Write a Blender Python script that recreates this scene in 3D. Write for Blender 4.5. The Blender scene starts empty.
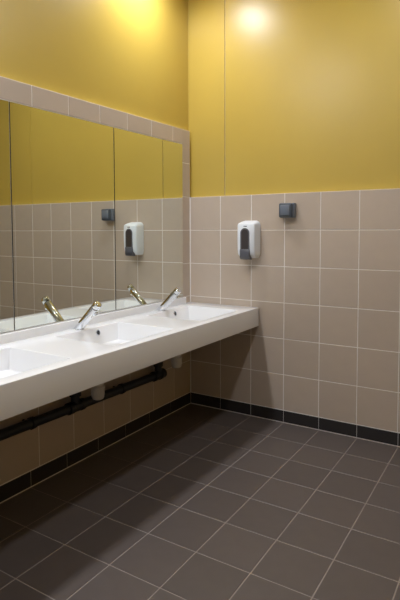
import bpy, bmesh, math, random
from mathutils import Vector, Matrix

random.seed(7)
S = bpy.context.scene
COL = S.collection
T = 0.2                       # one wall tile pitch in metres
R = math.radians

# ------------------------------------------------------------------ camera
F_PX, PX, PY = 519.984, 188.770, 259.747        # focal length and principal point, 400 x 600 frame
cam_data = bpy.data.cameras.new('camera')
cam = bpy.data.objects.new('camera', cam_data)
COL.objects.link(cam)
cam_data.sensor_width = 36.0
cam_data.sensor_fit = 'AUTO'
cam_data.lens = F_PX / 600.0 * 36.0
cam_data.shift_x = (200 - PX) / 600.0
cam_data.shift_y = -(300 - PY) / 600.0
cam_data.clip_start = 0.02
right = Vector((0.841937, 0.539563, -0.003719))
up = Vector((-0.028193, 0.050874, 0.998307))
fwd = Vector((-0.538838, 0.840407, -0.058044))
m = Matrix((right, up, -fwd)).transposed().to_4x4()
m.translation = Vector((1.7041, -2.6720, 1.0769))
cam.matrix_world = m
S.camera = cam

# ------------------------------------------------------------------ world, exposure, lamp strengths
world = bpy.data.worlds.new('world')
S.world = world
world.use_nodes = True
world.node_tree.nodes['Background'].inputs[0].default_value = (1, 0.97, 0.92, 1)
world.node_tree.nodes['Background'].inputs[1].default_value = 0.0
S.view_settings.view_transform = 'Standard'
S.view_settings.look = 'None'
S.view_settings.gamma = 1.0
S.view_settings.exposure = 0.0
S.view_settings.use_curve_mapping = False

CEIL = 12.5 * T
LAMP_R = 0.075
# round ceiling downlights: x, y, radiance of the diffuser disc
DOWNLIGHTS = [
    (0.79 * T, -2.47 * T, 178.0),
    (0.79 * T, -10.5 * T, 400.0),
    (6.2 * T, -3.0 * T, 120.0),
    (6.2 * T, -9.2 * T, 145.0),
]
LAMP_COL = (0.96, 1.0, 1.10)

# ------------------------------------------------------------------ materials
def lin(c):
    return tuple(((v / 255) / 12.92 if v / 255 <= 0.04045 else ((v / 255 + 0.055) / 1.055) ** 2.4) for v in c) + (1,)

def mat(name, rgb, rough=0.5, metal=0.0, spec=0.5, vary=0.0, mottle=0.0, mscale=20.0,
        bump=0.0, bscale=200.0, coat=0.0, rough_var=0.0):
    M = bpy.data.materials.new(name)
    M.use_nodes = True
    nt = M.node_tree
    b = nt.nodes['Principled BSDF']
    b.inputs['Roughness'].default_value = rough
    b.inputs['Metallic'].default_value = metal
    b.inputs['Specular IOR Level'].default_value = spec
    b.inputs['Coat Weight'].default_value = coat
    b.inputs['Coat Roughness'].default_value = 0.05
    col = nt.nodes.new('ShaderNodeRGB')
    col.outputs[0].default_value = lin(rgb)
    out = col.outputs[0]
    geo = nt.nodes.new('ShaderNodeTexCoord')
    if mottle > 0:
        n = nt.nodes.new('ShaderNodeTexNoise')
        n.inputs['Scale'].default_value = mscale
        n.inputs['Detail'].default_value = 4
        nt.links.new(geo.outputs['Object'], n.inputs['Vector'])
        mr = nt.nodes.new('ShaderNodeMapRange')
        mr.inputs['From Min'].default_value = 0.3
        mr.inputs['From Max'].default_value = 0.7
        mr.inputs['To Min'].default_value = 1 - mottle
        mr.inputs['To Max'].default_value = 1 + mottle
        nt.links.new(n.outputs['Fac'], mr.inputs['Value'])
        hs = nt.nodes.new('ShaderNodeHueSaturation')
        nt.links.new(out, hs.inputs['Color'])
        nt.links.new(mr.outputs[0], hs.inputs['Value'])
        out = hs.outputs[0]
    if vary > 0:
        oi = nt.nodes.new('ShaderNodeObjectInfo')
        mr = nt.nodes.new('ShaderNodeMapRange')
        mr.inputs['To Min'].default_value = 1 - vary
        mr.inputs['To Max'].default_value = 1 + vary
        nt.links.new(oi.outputs['Random'], mr.inputs['Value'])
        hs = nt.nodes.new('ShaderNodeHueSaturation')
        nt.links.new(out, hs.inputs['Color'])
        nt.links.new(mr.outputs[0], hs.inputs['Value'])
        out = hs.outputs[0]
    nt.links.new(out, b.inputs['Base Color'])
    if rough_var > 0:
        n = nt.nodes.new('ShaderNodeTexNoise')
        n.inputs['Scale'].default_value = 9
        n.inputs['Detail'].default_value = 5
        nt.links.new(geo.outputs['Object'], n.inputs['Vector'])
        mr = nt.nodes.new('ShaderNodeMapRange')
        mr.inputs['To Min'].default_value = max(0, rough - rough_var)
        mr.inputs['To Max'].default_value = rough + rough_var
        nt.links.new(n.outputs['Fac'], mr.inputs['Value'])
        nt.links.new(mr.outputs[0], b.inputs['Roughness'])
    if bump > 0:
        n = nt.nodes.new('ShaderNodeTexNoise')
        n.inputs['Scale'].default_value = bscale
        n.inputs['Detail'].default_value = 3
        nt.links.new(geo.outputs['Object'], n.inputs['Vector'])
        bp = nt.nodes.new('ShaderNodeBump')
        bp.inputs['Strength'].default_value = bump
        bp.inputs['Distance'].default_value = 0.002
        nt.links.new(n.outputs['Fac'], bp.inputs['Height'])
        nt.links.new(bp.outputs[0], b.inputs['Normal'])
    return M

M = {
    'paint': mat('ochre_paint', (194, 166, 76), 0.33, spec=0.5, mottle=0.02, mscale=3, bump=0.12, bscale=260),
    'plaster': mat('plaster', (226, 230, 233), 0.8),
    'laminate': mat('ochre_laminate', (172, 140, 58), 0.5, mottle=0.02, mscale=4),
    'ceiling': mat('white_ceiling', (232, 230, 224), 0.85, mottle=0.01),
    'tile': mat('beige_tile', (192, 176, 159), 0.42, spec=0.4, vary=0.025, mottle=0.02, mscale=14, bump=0.03, bscale=60),
    'grout': mat('pale_grout', (240, 236, 230), 0.85, mottle=0.04, mscale=60),
    'base': mat('charcoal_tile', (47, 43, 42), 0.45, spec=0.4, vary=0.04, mottle=0.05, mscale=30, bump=0.05, bscale=90),
    'floor': mat('brown_floor_tile', (92, 83, 78), 0.42, spec=0.45, vary=0.05, mottle=0.05, mscale=18, bump=0.05, bscale=80, rough_var=0.06),
    'floor_grout': mat('floor_grout', (150, 140, 132), 0.9, mottle=0.08, mscale=30),
    'base_grout': mat('base_grout', (205, 197, 188), 0.9, mottle=0.05, mscale=40),
    'white': mat('white_sink_acrylic', (240, 240, 240), 0.07, spec=0.5),
    'chrome': mat('chrome', (225, 228, 232), 0.07, metal=1.0),
    'dark_chrome': mat('dark_hole', (12, 12, 14), 0.3),
    'mirror': mat('mirror_silver', (232, 236, 230), 0.0, metal=1.0),
    'edge': mat('mirror_edge', (38, 44, 40), 0.25),
    'black': mat('black_pipe', (22, 24, 25), 0.4, spec=0.45),
    'trap': mat('white_plastic', (216, 211, 204), 0.45),
    'disp': mat('white_abs_plastic', (238, 242, 246), 0.28, spec=0.5),
    'dgrey': mat('grey_plastic', (92, 92, 98), 0.3),
    'window': mat('smoke_window', (70, 64, 62), 0.12),
    'mark': mat('navy_print', (40, 48, 74), 0.5),
    'switch': mat('slate_plastic', (70, 77, 87), 0.4),
    'switch2': mat('slate_rocker', (112, 120, 132), 0.38),
    'steel': mat('lamp_rim', (230, 230, 230), 0.4),
    'sticker': mat('white_sticker', (245, 248, 252), 0.35),
}
LAMP_MATS = {}
def lamp_mat(strength):
    if strength not in LAMP_MATS:
        L = bpy.data.materials.new('lamp_glow')
        L.use_nodes = True
        nt = L.node_tree
        nt.nodes.clear()
        e = nt.nodes.new('ShaderNodeEmission')
        e.inputs[0].default_value = LAMP_COL + (1,)
        e.inputs[1].default_value = strength
        o = nt.nodes.new('ShaderNodeOutputMaterial')
        nt.links.new(e.outputs[0], o.inputs[0])
        LAMP_MATS[strength] = L
    return LAMP_MATS[strength]

# ------------------------------------------------------------------ mesh helpers
def link(name, me, parent=None, loc=(0, 0, 0), rot=(0, 0, 0)):
    o = bpy.data.objects.new(name, me)
    COL.objects.link(o)
    o.location = loc
    o.rotation_euler = rot
    if parent is not None:
        o.parent = parent
    return o

def empty(name, loc=(0, 0, 0)):
    o = bpy.data.objects.new(name, None)
    COL.objects.link(o)
    o.location = loc
    o.empty_display_size = 0.05
    return o

def tag(o, label=None, cat=None, group=None, kind=None):
    if label: o['label'] = label
    if cat: o['category'] = cat
    if group: o['group'] = group
    if kind: o['kind'] = kind
    return o

def mesh_of(bm, name, material, smooth=False):
    bmesh.ops.recalc_face_normals(bm, faces=bm.faces[:])
    me = bpy.data.meshes.new(name)
    bm.to_mesh(me)
    bm.free()
    if material: me.materials.append(material)
    if smooth:
        for p in me.polygons: p.use_smooth = True
    return me

def box_bm(x0, x1, y0, y1, z0, z1, bm=None):
    bm = bm or bmesh.new()
    v = [bm.verts.new((x, y, z)) for x in (x0, x1) for y in (y0, y1) for z in (z0, z1)]
    for f in ((0, 1, 3, 2), (4, 6, 7, 5), (0, 4, 5, 1), (2, 3, 7, 6), (0, 2, 6, 4), (1, 5, 7, 3)):
        bm.faces.new([v[i] for i in f])
    return bm

def box(name, x0, x1, y0, y1, z0, z1, material, parent=None, bevel=0.0, seg=2):
    cx, cy, cz = (x0 + x1) / 2, (y0 + y1) / 2, (z0 + z1) / 2
    bm = box_bm(x0 - cx, x1 - cx, y0 - cy, y1 - cy, z0 - cz, z1 - cz)
    if bevel:
        bmesh.ops.bevel(bm, geom=bm.edges[:], offset=bevel, segments=seg, affect='EDGES', profile=0.5)
    me = mesh_of(bm, name, material, smooth=False)
    if bevel and seg > 1:
        smooth_by_angle(me)
    return link(name, me, parent, (cx, cy, cz))

def smooth_by_angle(me, deg=40):
    for p in me.polygons: p.use_smooth = True
    bm = bmesh.new(); bm.from_mesh(me)
    for e in bm.edges:
        if len(e.link_faces) == 2 and e.calc_face_angle(0) > R(deg):
            e.smooth = False
    bm.to_mesh(me); bm.free()

TILE_MESHES = {}
def tile_mesh(w, h, d, material, c=0.0012):
    """tile lying in XY, w x h, front face at z=0 and body down to -d, chamfered rim"""
    key = (round(w, 4), round(h, 4), round(d, 4), material.name)
    if key in TILE_MESHES: return TILE_MESHES[key]
    bm = bmesh.new()
    rings = []
    for (i, z) in ((0, -d), (0, -c), (c, 0)):
        rings.append([bm.verts.new((sx * (w / 2 - i), sy * (h / 2 - i), z)) for sx, sy in ((-1, -1), (1, -1), (1, 1), (-1, 1))])
    for a, b in zip(rings, rings[1:]):
        for k in range(4):
            bm.faces.new((a[k], a[(k + 1) % 4], b[(k + 1) % 4], b[k]))
    bm.faces.new(rings[2]); bm.faces.new(rings[0][::-1])
    TILE_MESHES[key] = mesh_of(bm, 'tile', material)
    return TILE_MESHES[key]

GAP = 0.0036
def put_tile(name, parent, plane, a0, a1, b0, b1, material, d=0.007, jitter=0.0004):
    """tile between joints a0..a1, b0..b1; plane 'back' (x,z), 'left' (y,z), 'floor' (x,y)"""
    w, h = a1 - a0 - GAP, b1 - b0 - GAP
    me = tile_mesh(w, h, d, material)
    ca, cb = (a0 + a1) / 2, (b0 + b1) / 2
    off = random.uniform(-jitter, 0)
    if plane == 'back':
        o = link(name, me, parent, (ca, -off, cb), (R(90), 0, 0))
    elif plane == 'left':
        o = link(name, me, parent, (off, ca, cb), (R(90), 0, R(90)))
    else:
        o = link(name, me, parent, (ca, cb, off), (0, 0, 0))
    return o

def lathe_bm(profile, n=24, bm=None, cap=True):
    """profile: list of (r, z); axis z"""
    bm = bm or bmesh.new()
    rings = []
    for r, z in profile:
        rings.append([bm.verts.new((r * math.cos(2 * math.pi * k / n), r * math.sin(2 * math.pi * k / n), z)) for k in range(n)])
    for a, b in zip(rings, rings[1:]):
        for k in range(n):
            bm.faces.new((a[k], a[(k + 1) % n], b[(k + 1) % n], b[k]))
    closed = profile[0] == profile[-1]
    if cap and not closed:
        if profile[0][0] > 0: bm.faces.new(rings[0][::-1])
        if profile[-1][0] > 0: bm.faces.new(rings[-1])
    bmesh.ops.remove_doubles(bm, verts=bm.verts[:], dist=1e-6)
    return bm

def lathe(name, profile, material, parent=None, loc=(0, 0, 0), rot=(0, 0, 0), n=24):
    me = mesh_of(lathe_bm(profile, n), name, material)
    smooth_by_angle(me, 35)
    return link(name, me, parent, loc, rot)

def tube_bm(path, r, n=16, bm=None):
    """round tube along a list of points"""
    bm = bm or bmesh.new()
    path = [Vector(p) for p in path]
    rings = []
    ref = None
    for i, p in enumerate(path):
        d = (path[min(i + 1, len(path) - 1)] - path[max(i - 1, 0)]).normalized()
        if ref is None:
            ref = Vector((0, 0, 1)) if abs(d.z) < 0.9 else Vector((1, 0, 0))
        a = d.cross(ref).normalized(); b = d.cross(a).normalized(); ref = a.cross(d)
        rings.append([bm.verts.new(p + r * (a * math.cos(2 * math.pi * k / n) + b * math.sin(2 * math.pi * k / n))) for k in range(n)])
    for A, B in zip(rings, rings[1:]):
        for k in range(n):
            bm.faces.new((A[k], A[(k + 1) % n], B[(k + 1) % n], B[k]))
    bm.faces.new(rings[0][::-1]); bm.faces.new(rings[-1])
    return bm

def tube(name, path, r, material, parent=None, n=16):
    me = mesh_of(tube_bm(path, r, n), name, material)
    smooth_by_angle(me, 45)
    return link(name, me, parent)

def copy_tree(o, parent=None):
    c = o.copy()
    COL.objects.link(c)
    c.parent = parent
    for ch in list(o.children):
        copy_tree(ch, c)
    return c

# ------------------------------------------------------------------ room shell
ROOM_X, ROOM_Y = 12.6 * T, -19.0 * T
WT = 0.12
GB = 0.0016                # grout face sits this far behind the tile face
BASE_H = 0.361 * T
TOP_BACK = 6.361 * T
PAINT_BACK = 0.030         # the painted wall lies this far behind the tile face (back wall)
PAINT_LEFT = 0.027         # and on the left wall

floor = tag(box('floor', -WT, ROOM_X + WT, ROOM_Y - WT, WT, -0.10, -GB, M['floor_grout']), kind='structure')
ceiling = tag(box('ceiling', -WT, ROOM_X + WT, ROOM_Y - WT, WT, CEIL, CEIL + 0.1, M['ceiling']), kind='structure')
wall_back = tag(box('wall_back', -0.026, ROOM_X, 0.036, WT, -0.002, CEIL, M['plaster']), kind='structure')
wall_left = tag(box('wall_left', -WT, -0.036, ROOM_Y, WT, -0.002, CEIL, M['plaster']), kind='structure')
wall_right = tag(box('wall_right', ROOM_X, ROOM_X + WT, ROOM_Y, WT, -0.002, CEIL, M['laminate']), kind='structure')
wall_front = tag(box('wall_front', -WT, ROOM_X + WT, ROOM_Y - WT, ROOM_Y, -0.002, CEIL, M['plaster']), kind='structure')

def child(o, parent):
    """parent o while keeping its world place (parents here are only translated)"""
    o.parent = parent
    o.location = Vector(o.location) - Vector(parent.location)
    return o

# ---- back wall: grout bed, tiles, painted boards above
child(box('grout', -0.004, ROOM_X, GB, 0.036, 0, TOP_BACK - 0.001, M['grout']), wall_back)
back_cols = [0.003] + [(0.057 + k) * T for k in range(1, 13)]
back_cols[-1] = ROOM_X if back_cols[-1] > ROOM_X else back_cols[-1]
for r in range(6):
    z0 = BASE_H + r * T
    for a0, a1 in zip(back_cols, back_cols[1:]):
        child(put_tile('tile', None, 'back', a0, a1, z0, z0 + T, M['tile']), wall_back)
for a0, a1 in ((-0.0275, 1.13 * T), (1.13 * T, 7.24 * T), (7.24 * T, ROOM_X)):
    child(box('paint_panel', a0 + 0.0005, a1 - 0.0034, PAINT_BACK, 0.038, TOP_BACK - 0.01, CEIL - 0.001, M['paint'], bevel=0.0008, seg=1), wall_back)

# ---- left wall: tiles up to a cut course over the mirrors, paint above
LEFT_TOP = 8.345 * T
LP = 1.0195 * T            # tile pitch along this wall
left_joints = [0.0] + [-(0.885 * T + k * LP) for k in range(0, 18)]
left_joints = [y for y in left_joints if y > ROOM_Y] + [ROOM_Y]
MIR_Z0, MIR_Z1 = 3.375 * T, 7.905 * T
MIR_Y = [-0.40 * T, -3.475 * T, -6.565 * T, -9.64 * T]
child(box('grout', -0.036, -GB, ROOM_Y, 0.0015, 0, LEFT_TOP - 0.001, M['grout']), wall_left)
child(box('paint_panel', -0.038, -PAINT_LEFT, ROOM_Y, 0.0305, TOP_BACK - 0.01, CEIL - 0.001, M['paint']), wall_left)
for r in range(8):
    z0 = BASE_H + r * T
    z1 = min(z0 + T, LEFT_TOP)
    for b0, b1 in zip(left_joints, left_joints[1:]):
        y1, y0 = b0, b1
        spans = [(y0, y1)]
        za = z0
        if r >= 3:
            if r == 7:
                if y1 > MIR_Y[3] and y0 < MIR_Y[0] or (y1 > MIR_Y[3]):
                    za = MIR_Z1 if (y0 < MIR_Y[0] and y1 > MIR_Y[3]) else z0
            elif y1 <= MIR_Y[3] or y0 >= MIR_Y[0]:
                pass
            elif y0 >= MIR_Y[3] and y1 <= MIR_Y[0]:
                spans = []
            elif y1 > MIR_Y[0]:
                spans = [(MIR_Y[0], y1)]
            else:
                spans = [(y0, MIR_Y[3])]
        for s0, s1 in spans:
            if r == 7 and za == MIR_Z1:
                # course over the mirrors; the piece at the corner is notched, so it is two pieces
                if s1 > MIR_Y[0]:
                    child(put_tile('tile', None, 'left', MIR_Y[0] - GAP / 2, s1, z0, z1, M['tile']), wall_left)
                    child(put_tile('tile', None, 'left', s0, MIR_Y[0] + GAP / 2, za, z1, M['tile']), wall_left)
                elif s0 < MIR_Y[3]:
                    child(put_tile('tile', None, 'left', s0, MIR_Y[3] + GAP / 2, z0, z1, M['tile']), wall_left)
                    child(put_tile('tile', None, 'left', MIR_Y[3] - GAP / 2, s1, za, z1, M['tile']), wall_left)
                else:
                    child(put_tile('tile', None, 'left', s0, s1, za, z1, M['tile']), wall_left)
            elif s1 - s0 > 0.01:
                child(put_tile('tile', None, 'left', s0, s1, za, z1, M['tile']), wall_left)

# ---- floor tiles
fx = [0.0] + [(0.057 + 1.0032 * k) * T for k in range(1, 13)]
fx = [v for v in fx if v < ROOM_X - 0.02] + [ROOM_X]
fy = [0.0] + [-(0.059 + 1.0287 * k) * T for k in range(1, 19)]
fy = [v for v in fy if v > ROOM_Y + 0.02] + [ROOM_Y]
for x0, x1 in zip(fx, fx[1:]):
    for y1, y0 in zip(fy, fy[1:]):
        child(put_tile('tile', None, 'floor', x0, x1, y0, y1, M['floor'], d=0.006, jitter=0.0005), floor)

# ---- charcoal cove base: pieces in line with the floor tiles
BT = 0.004
baseboard_back = tag(box('baseboard_back', BT, ROOM_X, -0.0006, 0.001, 0.0005, BASE_H - 0.003, M['grout']), kind='structure')
baseboard_left = tag(box('baseboard_left', -0.001, 0.0006, ROOM_Y, 0, 0.0005, BASE_H - 0.003, M['grout']), kind='structure')
def base_piece(plane, a0, a1):
    """skirting tile, swept profile: flat face with a small cove at the foot and eased top"""
    prof = [(0.0, 0.0062), (0.0024, 0.0062), (0.0020, 0.0078), (0.0018, 0.010), (0.0016, BASE_H - 0.0035), (0.0008, BASE_H - 0.0024), (0.0, BASE_H - 0.0024)]
    bm = bmesh.new()
    w = a1 - a0 - GAP * 0.6
    e = [[bm.verts.new((s * w / 2, -d, z)) for d, z in prof] for s in (-1, 1)]
    n = len(prof)
    for k in range(n):
        bm.faces.new((e[0][k], e[0][(k + 1) % n], e[1][(k + 1) % n], e[1][k]))
    bm.faces.new(e[0]); bm.faces.new(e[1][::-1])
    me = mesh_of(bm, 'base_tile', M['base'])
    if plane == 'back':
        return link('base_tile', me, None, ((a0 + a1) / 2, 0, 0))
    return link('base_tile', me, None, (0, (a0 + a1) / 2, 0), (0, 0, R(90)))
for a0, a1 in zip(fx, fx[1:]):
    child(base_piece('back', max(a0, 0.003), a1), baseboard_back)
for b1, b0 in zip(fy, fy[1:]):
    child(base_piece('left', b0, min(b1, -0.001)), baseboard_left)

# ------------------------------------------------------------------ sink: one long slab with three basins
DECK = 3.18 * T
SINK_BOT = 2.65 * T
SX = 2.31 * T
SY0, SY1 = -0.003, -9.72 * T
BASINS = [-1.755 * T, -4.88 * T, -8.0 * T]
BHW = 1.0 * T
BX0, BX1 = 0.42 * T, 2.03 * T
BDEPTH = 0.40 * T

sink = empty('trough_sink', (SX / 2, (SY0 + SY1) / 2, SINK_BOT))
tag(sink, 'long white wall-hung trough sink with rectangular basins along the mirrored wall', 'sink')
def to(o, root):
    o.parent = root
    o.location = Vector(o.location) - Vector(root.location)
    return o

def sink_mesh():
    bm = bmesh.new()
    cache = {}
    def V(x, y, z):
        k = (round(x, 5), round(y, 5), round(z, 5))
        if k not in cache: cache[k] = bm.verts.new((x, y, z))
        return cache[k]
    X0 = 0.001
    xs = [X0, BX0, BX1, SX]
    ys = [SY0]
    for c in BASINS: ys += [c + BHW, c - BHW]
    ys.append(SY1)
    for i in range(3):
        for j in range(len(ys) - 1):
            if i == 1 and j % 2 == 1:
                ya, yb = ys[j], ys[j + 1]
                dr = 0.10 * T          # draft of the basin walls
                top = [V(BX0, ya, DECK), V(BX1, ya, DECK), V(BX1, yb, DECK), V(BX0, yb, DECK)]
                zf = DECK - BDEPTH
                bot = [V(BX0 + dr * .8, ya - dr, zf), V(BX1 - dr * 1.5, ya - dr, zf), V(BX1 - dr * 1.5, yb + dr, zf), V(BX0 + dr * .8, yb + dr, zf)]
                for k in range(4):
                    bm.faces.new((top[k], top[(k + 1) % 4], bot[(k + 1) % 4], bot[k]))
                bm.faces.new(bot)
            else:
                bm.faces.new((V(xs[i], ys[j], DECK), V(xs[i + 1], ys[j], DECK), V(xs[i + 1], ys[j + 1], DECK), V(xs[i], ys[j + 1], DECK)))
    # outer sides and underside
    for j in range(len(ys) - 1):
        for x in (X0, SX):
            bm.faces.new((V(x, ys[j], DECK), V(x, ys[j + 1], DECK), V(x, ys[j + 1], SINK_BOT), V(x, ys[j], SINK_BOT)))
    for i in range(3):
        for y in (SY0, SY1):
            bm.faces.new((V(xs[i], y, DECK), V(xs[i + 1], y, DECK), V(xs[i + 1], y, SINK_BOT), V(xs[i], y, SINK_BOT)))
    bot_loop = [V(x, SY0, SINK_BOT) for x in xs] + [V(SX, y, SINK_BOT) for y in ys[1:]] + [V(x, SY1, SINK_BOT) for x in xs[-2::-1]] + [V(X0, y, SINK_BOT) for y in ys[-2:0:-1]]
    bm.faces.new(bot_loop)
    bmesh.ops.recalc_face_normals(bm, faces=bm.faces[:])
    sharp = [e for e in bm.edges if len(e.link_faces) == 2 and e.calc_face_angle(0) > R(20)]
    bmesh.ops.bevel(bm, geom=sharp, offset=0.0035, segments=3, affect='EDGES', profile=0.5, clamp_overlap=True)
    bmesh.ops.translate(bm, verts=bm.verts[:], vec=-Vector(sink.location))
    me = mesh_of(bm, 'basin_slab', M['white'])
    smooth_by_angle(me, 30)
    return me
slab = link('basin_slab', sink_mesh(), sink)
bs = to(box('backsplash', 0.0012, 0.10 * T, SY1, -0.36 * T, DECK - 0.0015, 3.365 * T, M['white'], bevel=0.003, seg=3), sink)
for c in BASINS:
    # chrome overflow ring on the basin's back wall, dark hole in it
    zc = 3.05 * T
    xo = BX0 + 0.08 * T * (DECK - zc) / BDEPTH
    tilt = math.atan2(0.08 * T, BDEPTH)
    rg = lathe('overflow_ring', [(0.0098, -0.004), (0.0145, -0.004), (0.0145, 0.0016), (0.0132, 0.0028), (0.0104, 0.0026), (0.0098, 0.0012), (0.0098, -0.004)],
               M['chrome'], None, (xo, c + 0.27 * T, zc), (0, R(90) - tilt, 0), 24)
    to(rg, sink)
    hole = lathe('overflow_hole', [(0.0097, -0.003), (0.0097, 0.0008)], M['dark_chrome'], None, (0, 0, 0), (0, 0, 0), 20)
    hole.parent = rg
    dr = lathe('drain', [(0.036, 0.0), (0.036, 0.0015), (0.033, 0.003), (0.020, 0.0015), (0.018, -0.0005)], M['chrome'], None, (1.15 * T, c, DECK - BDEPTH - 0.0002), (0, 0, 0), 28)
    to(dr, sink)

# ------------------------------------------------------------------ taps
def make_tap():
    root = empty('tap', (0, 0, 0))
    ang = R(45)                                  # lean of the barrel from the horizontal
    ax = Vector((math.cos(ang), 0, math.sin(ang)))
    side = Vector((0, 1, 0))
    nrm = ax.cross(side).normalized()
    r, L, n = 0.019, 0.174, 32
    def ring(bm, s, rad, flat=False):
        out = []
        for k in range(n):
            a = 2 * math.pi * k / n
            p = ax * s + (side * math.cos(a) + nrm * math.sin(a)) * rad
            if flat:                             # slide along the barrel to the deck plane
                p = p - ax * (p.z / ax.z)
            out.append(bm.verts.new(p))
        return out
    def skin(rings, bm):
        for a, b in zip(rings, rings[1:]):
            for k in range(n):
                bm.faces.new((a[k], a[(k + 1) % n], b[(k + 1) % n], b[k]))
        bm.faces.new(rings[0][::-1]); bm.faces.new(rings[-1])
    bm = bmesh.new()
    skin([ring(bm, 0, r, True), ring(bm, 0.03, r), ring(bm, L - 0.030, r), ring(bm, L - 0.0285, r - 0.0012)], bm)
    me = mesh_of(bm, 'barrel', M['chrome']); smooth_by_angle(me, 50)
    link('barrel', me, root)
    bm = bmesh.new()
    skin([ring(bm, L - 0.029, r - 0.002), ring(bm, L - 0.0265, r - 0.002)], bm)
    me = mesh_of(bm, 'groove', M['black']); smooth_by_angle(me, 50)
    link('groove', me, root)
    bm = bmesh.new()
    skin([ring(bm, L - 0.0265, r - 0.001), ring(bm, L - 0.0255, r), ring(bm, L - 0.004, r), ring(bm, L - 0.001, r - 0.002), ring(bm, L, r - 0.005), ring(bm, L + 0.0015, r - 0.010)], bm)
    me = mesh_of(bm, 'push_button', M['chrome']); smooth_by_angle(me, 50)
    link('push_button', me, root)
    # spout nozzle under the barrel near its end
    c = ax * (L - 0.043) + nrm * (r - 0.004)
    if (nrm.z > 0): c = ax * (L - 0.043) - nrm * (r - 0.004)
    dn = nrm if nrm.z < 0 else -nrm
    rot = dn.to_track_quat('Z', 'Y').to_euler()
    lathe('nozzle', [(0.0095, -0.002), (0.0095, 0.010), (0.0085, 0.0115), (0.0065, 0.0115), (0.006, 0.009)], M['chrome'], root, c, rot, 20)
    # thin rosette at the deck, an ellipse under the slanted barrel
    bm = lathe_bm([(0.0212, 0.0002), (0.0212, 0.0012), (0.0205, 0.0018)], 32)
    for v in bm.verts: v.co.x *= 1 / math.sin(ang) * 1.0
    me = mesh_of(bm, 'rosette', M['chrome']); smooth_by_angle(me, 30)
    link('rosette', me, root)
    return root
tap_labels = ['slanted chrome push tap on the sink deck nearest the tiled back wall',
              'slanted chrome push tap over the middle basin, left of the other visible tap',
              'slanted chrome push tap over the basin farthest from the back wall']
tap0 = make_tap()
taps = [tap0, copy_tree(tap0), copy_tree(tap0)]
for t, c, l in zip(taps, BASINS, tap_labels):
    t.location = (0.24 * T, c - 0.14 * T, DECK)
    tag(t, l, 'tap', 'chrome push taps along the sink')

# ------------------------------------------------------------------ mirrors
def make_mirror(y0, y1, label):
    root = empty('wall_mirror', (0, (y0 + y1) / 2, MIR_Z0))
    g = 0.0030
    to(box('backing', -0.0014, 0.0012, y0 + g * .6, y1 - g * .6, MIR_Z0 + 0.0012, MIR_Z1 - 0.0022, M['edge']), root)
    to(box('mirror_glass', 0.0004, 0.0022, y0 + g, y1 - g, MIR_Z0 + 0.0018, MIR_Z1 - 0.0030, M['mirror']), root)
    tag(root, label, 'mirror', 'frameless wall mirrors above the sink')
make_mirror(MIR_Y[1], MIR_Y[0], 'frameless wall mirror nearest the corner, reflecting the soap dispenser')
make_mirror(MIR_Y[2], MIR_Y[1], 'frameless wall mirror between the other two, reflecting the grey switch')
make_mirror(MIR_Y[3], MIR_Y[2], 'frameless wall mirror farthest from the corner, cut by the left photo edge')

# ------------------------------------------------------------------ pipework under the sink
PXX, PZ, PR = 0.27 * T, 1.47 * T, 0.021
pipe = empty('drain_pipe', (PXX, -5 * T, PZ))
tag(pipe, 'black plastic waste pipe running along the tiled wall under the sink', 'pipe')
def slope(y): return PZ + (y + 5 * T) * -0.012
y_end = -1.98 * T
to(tube('pipe_run', [(PXX, SY1 - 0.05, slope(SY1)), (PXX, y_end, slope(y_end))], PR, M['black'], None, 20), pipe)
for c in BASINS:
    yb = c - 0.30 * T
    z = slope(yb)
    to(lathe('socket', [(0.0, 0), (PR + 0.0055, 0), (PR + 0.0055, 0.024), (PR + 0.003, 0.027), (PR + 0.003, 0.07), (PR + 0.0055, 0.073), (PR + 0.0055, 0.092), (0, 0.092)],
             M['black'], None, (PXX, yb - 0.046, z), (R(-90), 0, 0), 24), pipe)
    to(tube('branch', [(PXX, yb, z), (PXX, yb, z + 0.075), (PXX + 0.004, yb + 0.003, z + 0.092), (PXX + 0.012, yb + 0.01, z + 0.104), (PXX + 0.026, yb + 0.019, z + 0.109), (0.67 * T - 0.021, c - 0.0155, z + 0.111)], PR * 0.92, M['black'], None, 18), pipe)
    to(lathe('branch_collar', [(0, 0), (PR + 0.005, 0), (PR + 0.005, 0.022), (0, 0.022)], M['black'], None, (PXX, yb, z + 0.048), (0, 0, 0), 24), pipe)
to(lathe('end_cap', [(0, 0), (PR + 0.007, 0), (PR + 0.008, 0.004), (PR + 0.008, 0.020), (PR + 0.004, 0.026), (0, 0.027)], M['black'], None, (PXX, y_end - 0.012, slope(y_end)), (R(-90), 0, 0), 24), pipe)
for y in (-3.6 * T, -6.4 * T):
    to(tube('pipe_clip', [(PXX, y - 0.008, slope(y)), (PXX, y + 0.008, slope(y))], PR + 0.004, M['black'], None, 20), pipe)
    to(tube('pipe_clip', [(0.001, y, slope(y)), (PXX - PR * 0.8, y, slope(y))], 0.006, M['black'], None, 12), pipe)

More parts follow.
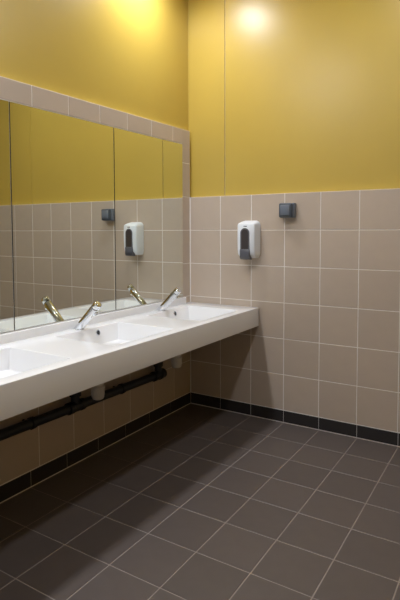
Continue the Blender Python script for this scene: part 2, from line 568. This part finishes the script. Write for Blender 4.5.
def make_trap(c, label):
    x = 0.67 * T
    zb = 1.625 * T
    root = empty('bottle_trap', (x, c, zb))
    ribs = [(0.0, 0.0), (0.018, 0.0), (0.024, 0.003), (0.0275, 0.010), (0.0285, 0.020), (0.0285, 0.046), (0.030, 0.048), (0.030, 0.060), (0.026, 0.063), (0.026, 0.118), (0, 0.118)]
    lathe('cup', ribs, M['trap'], root, (0, 0, 0), (0, 0, 0), 28)
    for k in range(14):
        a = 2 * math.pi * k / 14
        me = tile_mesh(0.0045, 0.026, 0.002, M['trap'], 0.0008)
        link('grip_rib', me, root, (0.0298 * math.cos(a), 0.0298 * math.sin(a), 0.033), (R(90), 0, a + R(90)))
    lathe('tail_nut', [(0.0, 0.118), (0.024, 0.118), (0.024, 0.134), (0.019, 0.136), (0.019, SINK_BOT - zb - 0.0006), (0, SINK_BOT - zb - 0.0006)], M['trap'], root, (0, 0, 0), (0, 0, 0), 24)
    tag(root, label, 'drain trap', 'white bottle traps under the sink')
make_trap(BASINS[0], 'white plastic bottle trap under the sink nearest the corner')
make_trap(BASINS[1], 'white plastic bottle trap in front of the black pipe, under the middle basin')
make_trap(BASINS[2], 'white plastic bottle trap under the basin farthest from the corner')

# ------------------------------------------------------------------ soap dispenser on the back wall
def make_dispenser():
    cx, z0 = 2.065 * T, 4.56 * T
    root = empty('soap_dispenser', (cx, 0, z0))
    tag(root, 'white wall soap dispenser with grey push lever and sight window', 'soap dispenser')
    W, D = 0.0555, 0.083
    def plan(w, d, c):
        """half-octagonal plan outline seen from above, wall side at y=0"""
        pts = [(-w, 0), (-w * 1.0, -d * 0.62), (-w * 0.93, -d * 0.86), (-w * 0.70, -d * 0.975), (-w * 0.35, -d),
               (w * 0.35, -d), (w * 0.70, -d * 0.975), (w * 0.93, -d * 0.86), (w, -d * 0.62), (w, 0)]
        return pts
    bm = bmesh.new()
    # (height, width scale, depth scale)
    levels = [(0.004, 0.80, 0.52), (0.010, 0.90, 0.70), (0.026, 0.98, 0.90), (0.050, 1.0, 0.97), (0.120, 1.0, 1.0), (0.186, 1.0, 0.985), (0.1945, 0.98, 0.94), (0.201, 0.93, 0.78), (0.208, 0.82, 0.50), (0.2140, 0.60, 0.20)]
    rings = []
    for z, sw, sd in levels:
        rings.append([bm.verts.new((x, y, z)) for x, y in plan(W * sw, D * sd, 0)])
    n = len(rings[0])
    for a, b in zip(rings, rings[1:]):
        for k in range(n):
            bm.faces.new((a[k], a[(k + 1) % n], b[(k + 1) % n], b[k]))
    bm.faces.new(rings[0][::-1]); bm.faces.new(rings[-1])
    me = mesh_of(bm, 'cover', M['disp']); smooth_by_angle(me, 38)
    link('cover', me, root, (0, -0.0006, 0))
    # arched sight window on the front face
    def arch(name, w, h0, h1, y0, y1, material, par, n=12):
        bm = bmesh.new()
        pts = [(-w, h0), (w, h0)]
        for k in range(n + 1):
            a = math.pi * k / n
            pts.append((w * math.cos(a), h1 - w + w * math.sin(a)))
        A = [bm.verts.new((x, y0, z)) for x, z in pts]
        B = [bm.verts.new((x, y1, z)) for x, z in pts]
        N = len(pts)
        for k in range(N):
            bm.faces.new((A[k], A[(k + 1) % N], B[(k + 1) % N], B[k]))
        bm.faces.new(A); bm.faces.new(B[::-1])
        me = mesh_of(bm, name, material)
        return link(name, me, par)
    arch('window_frame', 0.0275, 0.012, 0.172, -D + 0.012, -D - 0.0022, M['dgrey'], root)
    arch('sight_window', 0.0205, 0.056, 0.165, -D + 0.010, -D - 0.0028, M['window'], root)
    # push lever, bulging at the bottom
    bm = bmesh.new()
    prof = [(-D + 0.030, -0.004), (-D + 0.004, -0.002), (-D - 0.007, 0.008), (-D - 0.010, 0.022), (-D - 0.0085, 0.044), (-D - 0.004, 0.054), (-D + 0.015, 0.056)]
    e = [[bm.verts.new((s, y, z)) for y, z in prof] for s in (-0.0285, -0.024, 0.024, 0.0285)]
    for q in (0, 3):
        for v in e[q]:
            v.co.y = max(v.co.y, -D - 0.006); 
    N = len(prof)
    for a, b in zip(e, e[1:]):
        for k in range(N):
            bm.faces.new((a[k], a[(k + 1) % N], b[(k + 1) % N], b[k]))
    bm.faces.new(e[0]); bm.faces.new(e[-1][::-1])
    me = mesh_of(bm, 'push_lever', M['dgrey']); smooth_by_angle(me, 50)
    link('push_lever', me, root)
    # small dark maker's mark above the window: a short row of slanted strokes, too small to read
    bm = bmesh.new()
    for k, (dx, w, h) in enumerate(((-0.0085, 0.0042, 0.0055), (-0.0030, 0.0042, 0.0050), (0.0025, 0.0038, 0.0055), (0.0075, 0.0034, 0.0050))):
        vs0 = [bm.verts.new((dx + x + 0.0012 * (z / h), y, 0.1785 + z)) for y in (-D * 0.99 + 0.002, -D * 0.985 - 0.0015) for x, z in ((0, 0), (w, 0), (w, h), (0, h))]
        for f in ((0, 1, 2, 3), (7, 6, 5, 4), (0, 4, 5, 1), (1, 5, 6, 2), (2, 6, 7, 3), (3, 7, 4, 0)):
            bm.faces.new([vs0[i] for i in f])
    link('printed_mark', mesh_of(bm, 'printed_mark', M['mark']), root)
    box('back_plate', -0.047, 0.047, -0.004, -0.0005, 0.012, 0.205, M['disp'], root)
make_dispenser()

# ------------------------------------------------------------------ surface-mounted switch
def make_switch():
    cx, zc = 3.185 * T, 5.888 * T
    root = empty('light_switch', (cx, 0, zc))
    tag(root, 'slate grey surface-mounted light switch on the beige tiles', 'light switch')
    w, h = 0.0405, 0.0395
    o = box('box_body', -w, w, -0.036, -0.0004, -h, h, M['switch2'], root, bevel=0.004, seg=3)
    o = box('cover_frame', -w + 0.0030, w - 0.0050, -0.055, -0.034, -h + 0.0020, h - 0.0020, M['switch'], root, bevel=0.006, seg=3)
    r = box('rocker', -0.0275, 0.0245, -0.0600, -0.050, -0.0250, 0.0280, M['switch2'], root, bevel=0.003, seg=2)
    r.rotation_euler = (R(2.5), 0, 0)
make_switch()

# ------------------------------------------------------------------ ceiling downlights
def make_downlight(x, y, s, label):
    root = empty('downlight', (x, y, CEIL))
    lathe('rim', [(LAMP_R, -0.010), (LAMP_R + 0.016, -0.010), (LAMP_R + 0.018, -0.006), (LAMP_R + 0.018, -0.0004), (LAMP_R, -0.0004), (LAMP_R, -0.010)], M['steel'], root, (0, 0, 0), (0, 0, 0), 40)
    lathe('diffuser', [(LAMP_R - 0.0005, -0.0006), (LAMP_R - 0.0005, -0.006), (LAMP_R * 0.9, -0.0075)], lamp_mat(s), root, (0, 0, 0), (0, 0, 0), 40)
    tag(root, label, 'ceiling lamp', 'round ceiling downlights')
for (x, y, s), l in zip(DOWNLIGHTS, (
        'round ceiling downlight above the mirrors near the corner',
        'round ceiling downlight above the far end of the sink',
        'round ceiling downlight over the floor near the back wall',
        'round ceiling downlight over the middle of the floor')):
    make_downlight(x, y, s, l)
